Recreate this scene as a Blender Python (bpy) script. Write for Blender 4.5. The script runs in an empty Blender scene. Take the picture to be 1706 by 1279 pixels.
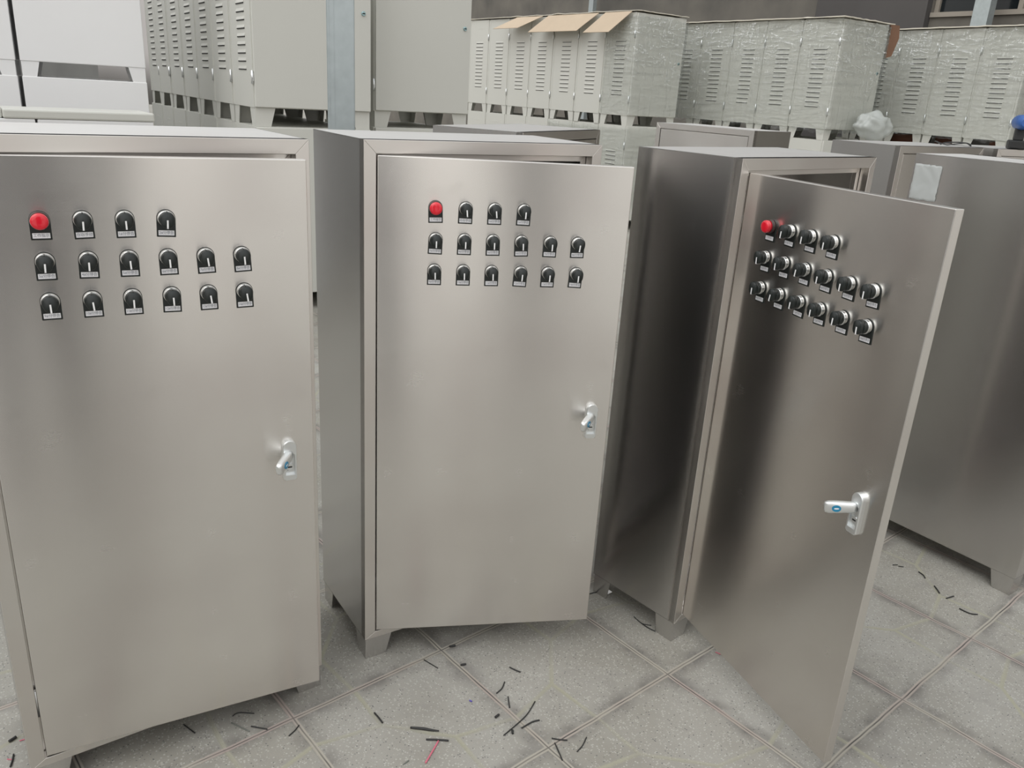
import bpy, bmesh, math, random
from mathutils import Vector, Matrix
random.seed(7)
S = bpy.context.scene
COL = S.collection

# ------------------------------------------------------------------ camera
F_PX = 1358.777
cam_d = bpy.data.cameras.new('camera'); cam = bpy.data.objects.new('camera', cam_d); COL.objects.link(cam)
cam_d.sensor_fit = 'HORIZONTAL'; cam_d.sensor_width = 36.0; cam_d.lens = 36.0 * F_PX / 1706.0
cam_d.clip_start = 0.05; cam_d.clip_end = 200
CAM_H = 1.3578; PITCH = 0.34404; ROLL = 0.06208
fw = Vector((0, math.cos(PITCH), -math.sin(PITCH))); up0 = Vector((0, math.sin(PITCH), math.cos(PITCH))); rt0 = Vector((1, 0, 0))
r2 = rt0 * math.cos(ROLL) + up0 * math.sin(ROLL); u2 = -rt0 * math.sin(ROLL) + up0 * math.cos(ROLL)
M = Matrix(((r2.x, u2.x, -fw.x, 0), (r2.y, u2.y, -fw.y, 0), (r2.z, u2.z, -fw.z, CAM_H), (0, 0, 0, 1)))
cam.matrix_world = M
S.camera = cam

# ------------------------------------------------------------------ view / world
S.view_settings.view_transform = 'Standard'; S.view_settings.look = 'None'
S.view_settings.exposure = 0.0; S.view_settings.gamma = 1.0; S.view_settings.use_curve_mapping = False
world = bpy.data.worlds.new('daylight'); S.world = world; world.use_nodes = True
wn = world.node_tree.nodes; wl = world.node_tree.links; wn.clear()
def WN(t, **k):
    n = wn.new(t)
    for a, b in k.items(): setattr(n, a, b)
    return n
wo = WN('ShaderNodeOutputWorld'); bg = WN('ShaderNodeBackground'); tc = WN('ShaderNodeTexCoord'); sep = WN('ShaderNodeSeparateXYZ')
wl.new(tc.outputs['Generated'], sep.inputs[0])
# elevation ramp: dark ground, bright low sky, soft overcast top
er = WN('ShaderNodeValToRGB'); er.color_ramp.interpolation = 'EASE'
e = er.color_ramp.elements
e[0].position = 0.0; e[0].color = (.16, .155, .14, 1)
e[1].position = 1.0; e[1].color = (1.12, 1.15, 1.17, 1)
for p, c in ((.485, (.22, .21, .19, 1)), (.51, (.95, .90, .86, 1)), (.60, (1.25, 1.21, 1.17, 1)), (.74, (1.08, 1.08, 1.08, 1))):
    x = e.new(p); x.color = c
ma = WN('ShaderNodeMath', operation='MULTIPLY_ADD'); ma.inputs[1].default_value = .5; ma.inputs[2].default_value = .5
wl.new(sep.outputs[2], ma.inputs[0]); wl.new(ma.outputs[0], er.inputs[0])
# brighter towards the open left side of the yard, dimmer towards the roofed back
az = WN('ShaderNodeVectorMath', operation='DOT_PRODUCT'); az.inputs[1].default_value = (-.30, -.90, .30)
wl.new(tc.outputs['Generated'], az.inputs[0])
mr = WN('ShaderNodeMapRange'); mr.inputs[1].default_value = -1; mr.inputs[2].default_value = 1; mr.inputs[3].default_value = .40; mr.inputs[4].default_value = 1.45
wl.new(az.outputs['Value'], mr.inputs[0])
mul = WN('ShaderNodeVectorMath', operation='SCALE'); wl.new(er.outputs[0], mul.inputs[0]); wl.new(mr.outputs[0], mul.inputs['Scale'])
# noise bands near the horizon, added as made-up surroundings for the steel to reflect
at = WN('ShaderNodeMath', operation='ARCTAN2'); wl.new(sep.outputs[0], at.inputs[0]); wl.new(sep.outputs[1], at.inputs[1])
nz = WN('ShaderNodeTexNoise'); nz.noise_dimensions = '1D'; nz.inputs['Scale'].default_value = 4.6; nz.inputs['Detail'].default_value = 1.5; wl.new(at.outputs[0], nz.inputs['W'])
br_ = WN('ShaderNodeMapRange'); br_.inputs[1].default_value = .38; br_.inputs[2].default_value = .60; br_.inputs[3].default_value = .3; br_.inputs[4].default_value = 1.15; wl.new(nz.outputs[0], br_.inputs[0])
hz = WN('ShaderNodeMapRange'); hz.inputs[1].default_value = .25; hz.inputs[2].default_value = .75; hz.inputs[3].default_value = 1; hz.inputs[4].default_value = 0; wl.new(sep.outputs[2], hz.inputs[0])
mx_ = WN('ShaderNodeMix'); mx_.data_type = 'FLOAT'; wl.new(hz.outputs[0], mx_.inputs[0]); mx_.inputs[2].default_value = 1.0; wl.new(br_.outputs[0], mx_.inputs[3])
mul2 = WN('ShaderNodeVectorMath', operation='SCALE'); wl.new(mul.outputs[0], mul2.inputs[0]); wl.new(mx_.outputs[0], mul2.inputs['Scale'])
wl.new(mul2.outputs[0], bg.inputs[0]); bg.inputs[1].default_value = 1.0
wl.new(bg.outputs[0], wo.inputs[0])

# soft daylight from the open side, high on the left behind the camera
sd = bpy.data.lights.new('daylight_sun', 'SUN'); so = bpy.data.objects.new('daylight_sun', sd); COL.objects.link(so)
sd.energy = 0.9; sd.angle = math.radians(50); sd.color = (1, .985, .96)
so.rotation_euler = Vector((.45, .38, -.81)).to_track_quat('-Z', 'Y').to_euler()

# ------------------------------------------------------------------ material helpers
MATS = {}
def mat(name, col=(.5, .5, .5), rough=.5, metal=0., spec=.5, coat=0., bump=0., bscale=200., var=0., vscale=6., alpha=1.0, aniso=0.):
    if name in MATS: return MATS[name]
    m = bpy.data.materials.new(name); m.use_nodes = True
    nt = m.node_tree; n = nt.nodes; l = nt.links; b = n['Principled BSDF']
    b.inputs['Base Color'].default_value = (*col, 1); b.inputs['Roughness'].default_value = rough; b.inputs['Metallic'].default_value = metal
    b.inputs['Specular IOR Level'].default_value = spec; b.inputs['Coat Weight'].default_value = coat
    t = n.new('ShaderNodeTexCoord')
    if var > 0:
        no = n.new('ShaderNodeTexNoise'); no.inputs['Scale'].default_value = vscale; no.inputs['Detail'].default_value = 5
        l.new(t.outputs['Object'], no.inputs[0])
        mx = n.new('ShaderNodeMix'); mx.data_type = 'RGBA'; mx.inputs[6].default_value = (*[c * (1 - var) for c in col], 1); mx.inputs[7].default_value = (*[min(1, c * (1 + var)) for c in col], 1)
        l.new(no.outputs[0], mx.inputs[0]); l.new(mx.outputs[2], b.inputs['Base Color'])
    if bump > 0:
        no = n.new('ShaderNodeTexNoise'); no.inputs['Scale'].default_value = bscale; l.new(t.outputs['Object'], no.inputs[0])
        bp = n.new('ShaderNodeBump'); bp.inputs['Strength'].default_value = bump; bp.inputs['Distance'].default_value = .002
        l.new(no.outputs[0], bp.inputs['Height']); l.new(bp.outputs[0], b.inputs['Normal'])
    if aniso:
        b.inputs['Anisotropic'].default_value = aniso
    MATS[name] = m; return m

def steel(name, col, rough, aniso=.75, smudge=.5, tint=(.62, .55, .52), rot=.25):
    """brushed stainless sheet: grain runs horizontally (along U), reflections stretch vertically"""
    m = bpy.data.materials.new(name); m.use_nodes = True
    nt = m.node_tree; n = nt.nodes; l = nt.links; b = n['Principled BSDF']
    b.inputs['Metallic'].default_value = 1; b.inputs['Anisotropic'].default_value = aniso; b.inputs['Anisotropic Rotation'].default_value = rot
    tg = n.new('ShaderNodeTangent'); tg.direction_type = 'UV_MAP'; tg.uv_map = 'UVMap'; l.new(tg.outputs[0], b.inputs['Tangent'])
    uv = n.new('ShaderNodeUVMap'); uv.uv_map = 'UVMap'
    mp = n.new('ShaderNodeMapping'); mp.inputs['Scale'].default_value = (3, 700, 1); l.new(uv.outputs[0], mp.inputs[0])
    br = n.new('ShaderNodeTexNoise'); br.inputs['Scale'].default_value = 1; br.inputs['Detail'].default_value = 3; l.new(mp.outputs[0], br.inputs[0])
    t = n.new('ShaderNodeTexCoord')
    n1 = n.new('ShaderNodeTexNoise'); n1.inputs['Scale'].default_value = 3.2; n1.inputs['Detail'].default_value = 2; l.new(t.outputs['Object'], n1.inputs[0])
    n2 = n.new('ShaderNodeTexNoise'); n2.inputs['Scale'].default_value = 17; n2.inputs['Detail'].default_value = 4; l.new(t.outputs['Object'], n2.inputs[0])
    # base colour: faint heat/film tint in broad patches
    mx = n.new('ShaderNodeMix'); mx.data_type = 'RGBA'; mx.inputs[6].default_value = (*col, 1); mx.inputs[7].default_value = (*tint, 1)
    mr1 = n.new('ShaderNodeMapRange'); mr1.inputs[1].default_value = .42; mr1.inputs[2].default_value = .72; mr1.inputs[3].default_value = 0; mr1.inputs[4].default_value = smudge
    l.new(n1.outputs[0], mr1.inputs[0]); l.new(mr1.outputs[0], mx.inputs[0]); l.new(mx.outputs[2], b.inputs['Base Color'])
    n3 = n.new('ShaderNodeTexNoise'); n3.inputs['Scale'].default_value = 11; n3.inputs['Detail'].default_value = 3; n3.inputs['Distortion'].default_value = .6; l.new(t.outputs['Object'], n3.inputs[0])
    mr3 = n.new('ShaderNodeMapRange'); mr3.inputs[1].default_value = .68; mr3.inputs[2].default_value = .78; mr3.inputs[3].default_value = 0; mr3.inputs[4].default_value = .22 * smudge; l.new(n3.outputs[0], mr3.inputs[0])
    mx3 = n.new('ShaderNodeMix'); mx3.data_type = 'RGBA'; mx3.inputs[7].default_value = (.36, .33, .31, 1); l.new(mr3.outputs[0], mx3.inputs[0]); l.new(mx.outputs[2], mx3.inputs[6]); l.new(mx3.outputs[2], b.inputs['Base Color'])
    # roughness = base + brush + finger smudges
    mr2 = n.new('ShaderNodeMapRange'); mr2.inputs[1].default_value = .62; mr2.inputs[2].default_value = .74; mr2.inputs[3].default_value = 0; mr2.inputs[4].default_value = .045 * smudge
    l.new(n2.outputs[0], mr2.inputs[0])
    a1 = n.new('ShaderNodeMath'); a1.operation = 'MULTIPLY_ADD'; a1.inputs[1].default_value = .05; a1.inputs[2].default_value = rough - .025; l.new(br.outputs[0], a1.inputs[0])
    a2 = n.new('ShaderNodeMath'); a2.operation = 'ADD'; l.new(a1.outputs[0], a2.inputs[0]); l.new(mr2.outputs[0], a2.inputs[1]); l.new(a2.outputs[0], b.inputs['Roughness'])
    bp = n.new('ShaderNodeBump'); bp.inputs['Strength'].default_value = .02; bp.inputs['Distance'].default_value = .0002; l.new(br.outputs[0], bp.inputs['Height']); l.new(bp.outputs[0], b.inputs['Normal'])
    MATS[name] = m; return m

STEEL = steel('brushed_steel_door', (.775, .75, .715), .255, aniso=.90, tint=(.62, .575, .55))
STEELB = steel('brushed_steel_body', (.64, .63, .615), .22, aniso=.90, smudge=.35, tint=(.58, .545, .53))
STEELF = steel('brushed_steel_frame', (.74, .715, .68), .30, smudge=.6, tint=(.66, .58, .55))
STEELT = steel('dusty_lit_steel_top', (.80, .79, .77), .50, aniso=.3, smudge=.2)  # dusty top sheet, its bright grazing reflection also put into the lighter colour
STEELI = mat('steel_inside', (.30, .30, .29), .42, 1)
PAINT = mat('grey_white_paint', (.60, .60, .555), .42, bump=.06, bscale=500, var=.02, vscale=2)
PAINTW = mat('white_paint', (.80, .80, .80), .40, bump=.05, bscale=500, var=.02, vscale=2)
CHROME = mat('chrome', (.66, .67, .66), .22, 1)
ZINC = mat('satin_zinc_alloy', (.80, .82, .82), .30, .85)
BLACK = mat('black_plastic', (.012, .016, .015), .34)
BLACKM = mat('black_matt', (.018, .019, .019), .55)
WHITEP = mat('white_label', (.80, .80, .82), .5)
POINTER = mat('white_pointer', (.85, .85, .85), .4)
INK = mat('label_print', (.16, .18, .22), .6)
RED = mat('red_lens', (.72, .012, .03), .18, coat=.5)
BLUE = mat('blue_sticker', (.02, .22, .38), .35)
SLOT = mat('dark_slot', (.01, .01, .01), .8)
RUBBER = mat('black_wire', (.02, .02, .02), .5)

# ------------------------------------------------------------------ mesh builder
class MB:
    def __init__(s): s.v = []; s.f = []; s.m = []; s.sm = []
    def face(s, pts, mi=0, smooth=False):
        i = len(s.v); s.v += [tuple(p) for p in pts]; s.f.append(tuple(range(i, i + len(pts)))); s.m.append(mi); s.sm.append(smooth)
    def mesh(s, verts, faces, mi=0, smooth=False):
        i = len(s.v); s.v += [tuple(p) for p in verts]
        for f in faces: s.f.append(tuple(i + k for k in f)); s.m.append(mi); s.sm.append(smooth)
    def box(s, x0, x1, y0, y1, z0, z1, mi=0):
        s.mesh([(x0, y0, z0), (x1, y0, z0), (x1, y1, z0), (x0, y1, z0), (x0, y0, z1), (x1, y0, z1), (x1, y1, z1), (x0, y1, z1)],
               [(0, 3, 2, 1), (4, 5, 6, 7), (0, 1, 5, 4), (1, 2, 6, 5), (2, 3, 7, 6), (3, 0, 4, 7)], mi)
    def prism(s, poly, y0, y1, mi=0, axis='y', smooth=False):
        """poly: 2-D outline counter-clockwise seen from -axis side; extruded along axis"""
        def P(a, b, c):
            return (a, c, b) if axis == 'y' else ((c, a, b) if axis == 'x' else (a, b, c))
        n = len(poly)
        vs = [P(a, b, y0) for a, b in poly] + [P(a, b, y1) for a, b in poly]
        i = len(s.v); s.v += vs
        flip = axis != 'y'
        def add(f, sm=False):
            s.f.append(tuple(i + k for k in (f[::-1] if flip else f))); s.m.append(mi); s.sm.append(sm)
        add(tuple(range(n))); add(tuple(range(2 * n - 1, n - 1, -1)))
        for k in range(n):
            j = (k + 1) % n; add((k, k + n, j + n, j), smooth)
    def lathe(s, prof, segs=32, mi=0, axis='y', c=(0, 0, 0), smooth=True, cap0=True, cap1=True):
        """prof: list (radius, h) along axis"""
        i = len(s.v)
        for r, h in prof:
            for k in range(segs):
                a = 2 * math.pi * k / segs; p, q = r * math.cos(a), r * math.sin(a)
                v = (p, h, q) if axis == 'y' else ((h, p, q) if axis == 'x' else (p, q, h))
                s.v.append((v[0] + c[0], v[1] + c[1], v[2] + c[2]))
        for j in range(len(prof) - 1):
            for k in range(segs):
                k2 = (k + 1) % segs
                s.f.append((i + j * segs + k, i + j * segs + k2, i + (j + 1) * segs + k2, i + (j + 1) * segs + k)); s.m.append(mi); s.sm.append(smooth)
        if cap0: s.f.append(tuple(i + k for k in range(segs))[::-1]); s.m.append(mi); s.sm.append(False)
        if cap1: s.f.append(tuple(i + (len(prof) - 1) * segs + k for k in range(segs))); s.m.append(mi); s.sm.append(False)
    def tube(s, pts, r, segs=8, mi=0, rs=None):
        pts = [Vector(p) for p in pts]; n = len(pts); i = len(s.v); prev = None
        for j, p in enumerate(pts):
            d = (pts[min(j + 1, n - 1)] - pts[max(j - 1, 0)]).normalized()
            a = prev if prev is not None else (Vector((0, 0, 1)) if abs(d.z) < .9 else Vector((1, 0, 0)))
            x = d.cross(a).normalized(); y = x.cross(d).normalized(); prev = y
            rr = rs[j] if rs else r
            for k in range(segs):
                t = 2 * math.pi * k / segs; s.v.append(tuple(p + x * math.cos(t) * rr + y * math.sin(t) * rr))
        for j in range(n - 1):
            for k in range(segs):
                k2 = (k + 1) % segs
                s.f.append((i + j * segs + k, i + (j + 1) * segs + k, i + (j + 1) * segs + k2, i + j * segs + k2)); s.m.append(mi); s.sm.append(True)
        s.f.append(tuple(i + k for k in range(segs))); s.m.append(mi); s.sm.append(False)
        s.f.append(tuple(i + (n - 1) * segs + k for k in range(segs))[::-1]); s.m.append(mi); s.sm.append(False)
    def data(s, name, mats, fixn=True, merge=False):
        me = bpy.data.meshes.new(name); me.from_pydata(s.v, [], s.f)
        for m in (mats if isinstance(mats, (list, tuple)) else [mats]): me.materials.append(m)
        for p, mi, sm in zip(me.polygons, s.m, s.sm): p.material_index = mi; p.use_smooth = sm
        if fixn:
            bm = bmesh.new(); bm.from_mesh(me); bmesh.ops.remove_doubles(bm, verts=bm.verts, dist=1e-6) if merge else None; bmesh.ops.recalc_face_normals(bm, faces=bm.faces); bm.to_mesh(me); bm.free()
        uvl = me.uv_layers.new(name='UVMap')
        for p in me.polygons:
            n = p.normal
            if abs(n.z) > .7: ax = Vector((1, 0, 0)); ay = Vector((0, 1, 0))
            else:
                ax = Vector((-n.y, n.x, 0)).normalized(); ay = Vector((0, 0, 1))
            for li in p.loop_indices:
                co = me.vertices[me.loops[li].vertex_index].co
                uvl.data[li].uv = (co.dot(ax), co.dot(ay))
        me.update(); return me
    def build(s, name, mats, parent=None, loc=(0, 0, 0), rotz=0, bevel=0, seg=2, fixn=True, merge=False):
        o = bpy.data.objects.new(name, s.data(name, mats, fixn, merge)); COL.objects.link(o)
        o.location = loc; o.rotation_euler = (0, 0, rotz)
        if parent: o.parent = parent
        if bevel:
            b = o.modifiers.new('bevel', 'BEVEL'); b.width = bevel; b.segments = seg; b.limit_method = 'ANGLE'; b.angle_limit = math.radians(40); b.harden_normals = False
        return o
def empty(name, loc, rotz, label, cat, group=None):
    o = bpy.data.objects.new(name, None); COL.objects.link(o); o.location = loc; o.rotation_euler = (0, 0, rotz); o.empty_display_size = .1
    return tag(o, label, cat, group)
def tag(o, label=None, cat=None, group=None, kind=None):
    if label: o['label'] = label
    if cat: o['category'] = cat
    if group: o['group'] = group
    if kind: o['kind'] = kind
    return o
def copy_tree(o, parent=None):
    c = o.copy(); COL.objects.link(c)
    if parent is not None: c.parent = parent; c.matrix_parent_inverse = o.matrix_parent_inverse.copy()
    for ch in list(o.children): copy_tree(ch, c)
    return c
# ------------------------------------------------------------------ floor: concrete pavers, 0.408 m
TILE = .408; TANG = math.radians(41.2); TORG = (.437, 1.697)
def floor_material():
    m = bpy.data.materials.new('terrazzo_pavers'); m.use_nodes = True
    nt = m.node_tree; n = nt.nodes; l = nt.links; b = n['Principled BSDF']
    def MA(op, a, c=None, d=None, clamp=False):
        x = n.new('ShaderNodeMath'); x.operation = op; x.use_clamp = clamp
        for i, q in enumerate((a, c, d)):
            if q is None: continue
            if isinstance(q, (int, float)): x.inputs[i].default_value = q
            else: l.new(q, x.inputs[i])
        return x.outputs[0]
    def noise(vec, sc, det=3, rough=.5):
        x = n.new('ShaderNodeTexNoise'); x.inputs['Scale'].default_value = sc; x.inputs['Detail'].default_value = det; x.inputs['Roughness'].default_value = rough; l.new(vec, x.inputs[0]); return x.outputs[0]
    def mapr(v, a, c, d, e):
        x = n.new('ShaderNodeMapRange'); l.new(v, x.inputs[0])
        for i, q in enumerate((a, c, d, e)): x.inputs[i + 1].default_value = q
        return x.outputs[0]
    def mix(f, a, c):
        x = n.new('ShaderNodeMix'); x.data_type = 'RGBA'
        if isinstance(f, float): x.inputs[0].default_value = f
        else: l.new(f, x.inputs[0])
        for i, q in ((6, a), (7, c)):
            if isinstance(q, tuple): x.inputs[i].default_value = (*q, 1)
            else: l.new(q, x.inputs[i])
        return x.outputs[2]
    t = n.new('ShaderNodeTexCoord'); obj = t.outputs['Object']
    sp = n.new('ShaderNodeSeparateXYZ'); l.new(obj, sp.inputs[0])
    wob = noise(obj, 9, 2); wj = MA('MULTIPLY_ADD', wob, .016, -.008)
    X = MA('ADD', MA('MULTIPLY', sp.outputs[0], 1 / TILE), wj); Y = MA('ADD', MA('MULTIPLY', sp.outputs[1], 1 / TILE), wj)
    fx = MA('FRACT', X); fy = MA('FRACT', Y)
    ex = MA('MINIMUM', fx, MA('SUBTRACT', 1.0, fx)); ey = MA('MINIMUM', fy, MA('SUBTRACT', 1.0, fy))
    dj = MA('MINIMUM', ex, ey)
    ix = MA('FLOOR', X); iy = MA('FLOOR', Y)
    ck = MA('FLOORED_MODULO', MA('ADD', ix, iy), 2.0)
    # mirrored score pattern on alternate pavers
    gx = MA('ADD', MA('MULTIPLY', fx, MA('SUBTRACT', 1.0, ck)), MA('MULTIPLY', MA('SUBTRACT', 1.0, fx), ck))
    segs = [((.38, 1.02), (.365, .67)), ((.365, .67), (.645, .36)), ((.645, .36), (.62, -.02)), ((.365, .67), (-.02, .76)), ((.645, .36), (1.02, .27))]
    ds = None
    for (ax, ay), (bx, by) in segs:
        dx, dy = bx - ax, by - ay; L2 = dx * dx + dy * dy
        px = MA('SUBTRACT', gx, ax); py = MA('SUBTRACT', fy, ay)
        tt = MA('MULTIPLY', MA('ADD', MA('MULTIPLY', px, dx), MA('MULTIPLY', py, dy)), 1 / L2, clamp=True)
        qx = MA('SUBTRACT', px, MA('MULTIPLY', tt, dx)); qy = MA('SUBTRACT', py, MA('MULTIPLY', tt, dy))
        dd = MA('SQRT', MA('ADD', MA('MULTIPLY', qx, qx), MA('MULTIPLY', qy, qy)))
        ds = dd if ds is None else MA('MINIMUM', ds, dd)
    # stone chips
    vo = n.new('ShaderNodeTexVoronoi'); vo.inputs['Scale'].default_value = 210; l.new(obj, vo.inputs[0])
    vs = n.new('ShaderNodeSeparateColor'); l.new(vo.outputs['Color'], vs.inputs[0])
    chip_d = MA('MULTIPLY', MA('LESS_THAN', vo.outputs['Distance'], .34), MA('LESS_THAN', vs.outputs[0], .13))
    chip_l = MA('MULTIPLY', MA('LESS_THAN', vo.outputs['Distance'], .45), MA('GREATER_THAN', vs.outputs[1], .72))
    tilev = n.new('ShaderNodeTexWhiteNoise'); tilev.noise_dimensions = '2D'
    cb = n.new('ShaderNodeCombineXYZ'); l.new(ix, cb.inputs[0]); l.new(iy, cb.inputs[1]); l.new(cb.outputs[0], tilev.inputs['Vector'])
    base = mix(mapr(noise(obj, 2.2, 5, .6), .35, .68, 0, 1), (.255, .24, .205), (.39, .38, .35))
    base = mix(mapr(tilev.outputs['Value'], 0, 1, 0, .45), base, (.35, .335, .29))
    base = mix(mapr(noise(obj, 420, 2), .45, .62, 0, .35), base, (.26, .26, .25))
    base = mix(MA('MULTIPLY', chip_d, .8), base, (.12, .12, .12)); base = mix(MA('MULTIPLY', chip_l, .45), base, (.54, .53, .49))
    # dirt hugging the joints
    nd = noise(obj, 14, 4)
    halo = MA('MULTIPLY', mapr(dj, .012, .095, 1, 0), mapr(nd, .38, .62, .1, .85))
    base = mix(halo, base, (.15, .14, .13))
    nd2 = noise(obj, 5.5, 5, .7)
    base = mix(mapr(nd2, .55, .75, 0, .5), base, (.22, .21, .20))
    # scored lines, pale ochre fill
    sc = MA('MULTIPLY', mapr(ds, .007, .019, 1, 0), mapr(noise(obj, 6, 2), .33, .58, .25, .95))
    base = mix(sc, base, (.345, .335, .262))
    # joints: pinkish tan mortar ridge with thin dark line
    pk = mapr(noise(obj, 3.4, 2), .46, .62, 0, 1)
    jm = mapr(dj, .012, .018, 1, 0)
    jcol = mix(pk, (.385, .36, .31), (.38, .32, .29))
    base = mix(jm, base, jcol)
    dk = MA('MULTIPLY', mapr(dj, .0020, .0055, 1, 0), mapr(noise(obj, 7, 2), .4, .6, .4, 1))
    base = mix(dk, base, (.09, .085, .08))
    l.new(base, b.inputs['Base Color']); b.inputs['Roughness'].default_value = .8; b.inputs['Specular IOR Level'].default_value = .25
    h = MA('ADD', MA('MULTIPLY', mapr(dj, .010, .022, 0, 1), .5), MA('MULTIPLY', noise(obj, 300, 2), .25))
    h = MA('SUBTRACT', h, MA('MULTIPLY', mapr(ds, .004, .012, 1, 0), .25)); h = MA('SUBTRACT', h, MA('MULTIPLY', mapr(dj, .0, .006, 1, 0), -.35))
    bp = n.new('ShaderNodeBump'); bp.inputs['Strength'].default_value = .6; bp.inputs['Distance'].default_value = .003; l.new(h, bp.inputs['Height']); l.new(bp.outputs[0], b.inputs['Normal'])
    return m
fl = MB(); fl.face([(-25, -25, 0), (35, -25, 0), (35, 35, 0), (-25, 35, 0)])
tag(fl.build('floor', floor_material(), loc=(TORG[0], TORG[1], 0), rotz=TANG), kind='structure')

# ------------------------------------------------------------------ back wall and canopy
RA = .96                                   # direction of the stored rows
TD = Vector((math.sin(RA), math.cos(RA), 0)); SD = Vector((-math.cos(RA), math.sin(RA), 0))
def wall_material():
    m = bpy.data.materials.new('shade_toned_render'); m.use_nodes = True
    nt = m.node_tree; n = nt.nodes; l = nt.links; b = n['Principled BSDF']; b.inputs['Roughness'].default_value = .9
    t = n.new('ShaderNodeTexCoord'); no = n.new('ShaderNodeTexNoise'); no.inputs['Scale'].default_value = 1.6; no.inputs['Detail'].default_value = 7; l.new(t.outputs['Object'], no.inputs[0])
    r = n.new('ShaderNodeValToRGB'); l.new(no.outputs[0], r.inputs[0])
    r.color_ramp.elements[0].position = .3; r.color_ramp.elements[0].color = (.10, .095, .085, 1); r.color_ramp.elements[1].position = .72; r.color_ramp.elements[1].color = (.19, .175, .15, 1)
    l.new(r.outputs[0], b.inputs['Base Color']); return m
WALL = wall_material()  # mottled wall, colour darkened to stand in for shade under an unmodelled roof
WO = Vector((3.9, 11.07, 0))
WROT = math.atan2(SD.y, SD.x)             # wall local x runs along SD (away, to the left)
w = MB()
# wall with two high window openings: local x in [-9, 16], y thickness, z up
def wall_quad(x0, x1, z0, z1): w.box(x0, x1, -.24, 0, z0, z1)
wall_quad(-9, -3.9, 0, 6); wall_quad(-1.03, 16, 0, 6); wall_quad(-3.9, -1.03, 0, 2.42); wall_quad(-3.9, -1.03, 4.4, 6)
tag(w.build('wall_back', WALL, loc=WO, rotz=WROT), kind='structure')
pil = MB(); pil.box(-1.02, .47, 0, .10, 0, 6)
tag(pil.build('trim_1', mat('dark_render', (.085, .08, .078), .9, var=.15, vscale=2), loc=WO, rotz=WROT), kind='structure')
SILL = mat('tan_window_frame', (.30, .27, .23), .6)
wi = MB(); wi.box(-3.9, -1.03, -.10, .03, 2.42, 2.47); wi.box(-3.9, -1.03, -.10, -.04, 4.35, 4.4)
for a in (-3.9, -2.95, -2.0, -1.08): wi.box(a, a + .05, -.10, -.04, 2.47, 4.35)
wf = tag(wi.build('window_1', SILL, loc=WO, rotz=WROT), kind='structure')
gl = MB(); gl.box(-3.9, -1.03, -.08, -.075, 2.47, 4.35)
gl.build('glass', mat('dark_glass', (.012, .016, .018), .12), parent=wf)
# low grey wall added out of view on the left, darkens the steel reflections
lw = MB(); lw.box(-4.7, -4.5, -6, 9, 0, 2.2)
tag(lw.build('added_wall_left', mat('added_wall_grey', (.33, .33, .325), .9, var=.15, vscale=3)), kind='structure')
# pale ground slab added unseen behind the camera to brighten the door reflections
gy = MB(); gy.box(-4.4, 30, -24, -1.3, .0, .004)
tag(gy.build('trim_2', mat('added_slab_pale', (.62, .60, .57), .9, var=.12, vscale=9)), kind='structure')
for i_, (cx_, cy_) in enumerate(((-3.4, -2.6), (1.72, -2.7), (4.3, -2.5))):  # unseen dark columns, added to put bands into the steel reflections
    q_ = MB(); q_.box(-.15, .15, -.15, .15, 0, 3.6)
    tag(q_.build('trim_%d' % (i_ + 3), mat('added_dark_column', (.10, .098, .095), .85, var=.15, vscale=4), loc=(cx_, cy_, 0)), kind='structure')
# ------------------------------------------------------------------ galvanised posts
def galv():
    m = mat('galvanised_steel', (.42, .47, .48), .42, .55, var=.16, vscale=26); return m
GALV = galv()
def post(loc, rz, a, b, h, label, group=None, seam=True):
    m = MB(); m.box(0, a, 0, b, 0, h)
    o = empty('galvanised_post', loc, rz, label, 'post', group)
    m.build('post_tube', GALV, o, bevel=.004)
    p = MB(); p.box(-.04, a + .04, -.04, b + .04, 0, .008); p.build('base_plate', GALV, o, bevel=.001)
    if seam:
        q = MB(); q.box(-.0018, .0008, .030, .0325, .01, h); q.box(.006, .0075, -.0012, .001, .01, h); q.box(.022, .0232, -.0010, .001, .01, h); q.build('weld_seam', GALV, o)
    return o
post((-.6665, 2.845, 0), math.radians(12), .088, .088, 4.9, 'thick square galvanised steel post rising behind the middle open stainless cabinet')
pp = WO - TD * .45 + SD * 4.44
post(pp, WROT, .11, .08, 4.9, 'narrow bluish galvanised post against the brown wall, behind the cardboard-topped row', seam=False)
pp = WO - TD * .22 - SD * 1.86
post(pp, WROT, .17, .12, 4.9, 'pale blue galvanised post in front of the dark wall window', seam=False)

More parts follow.
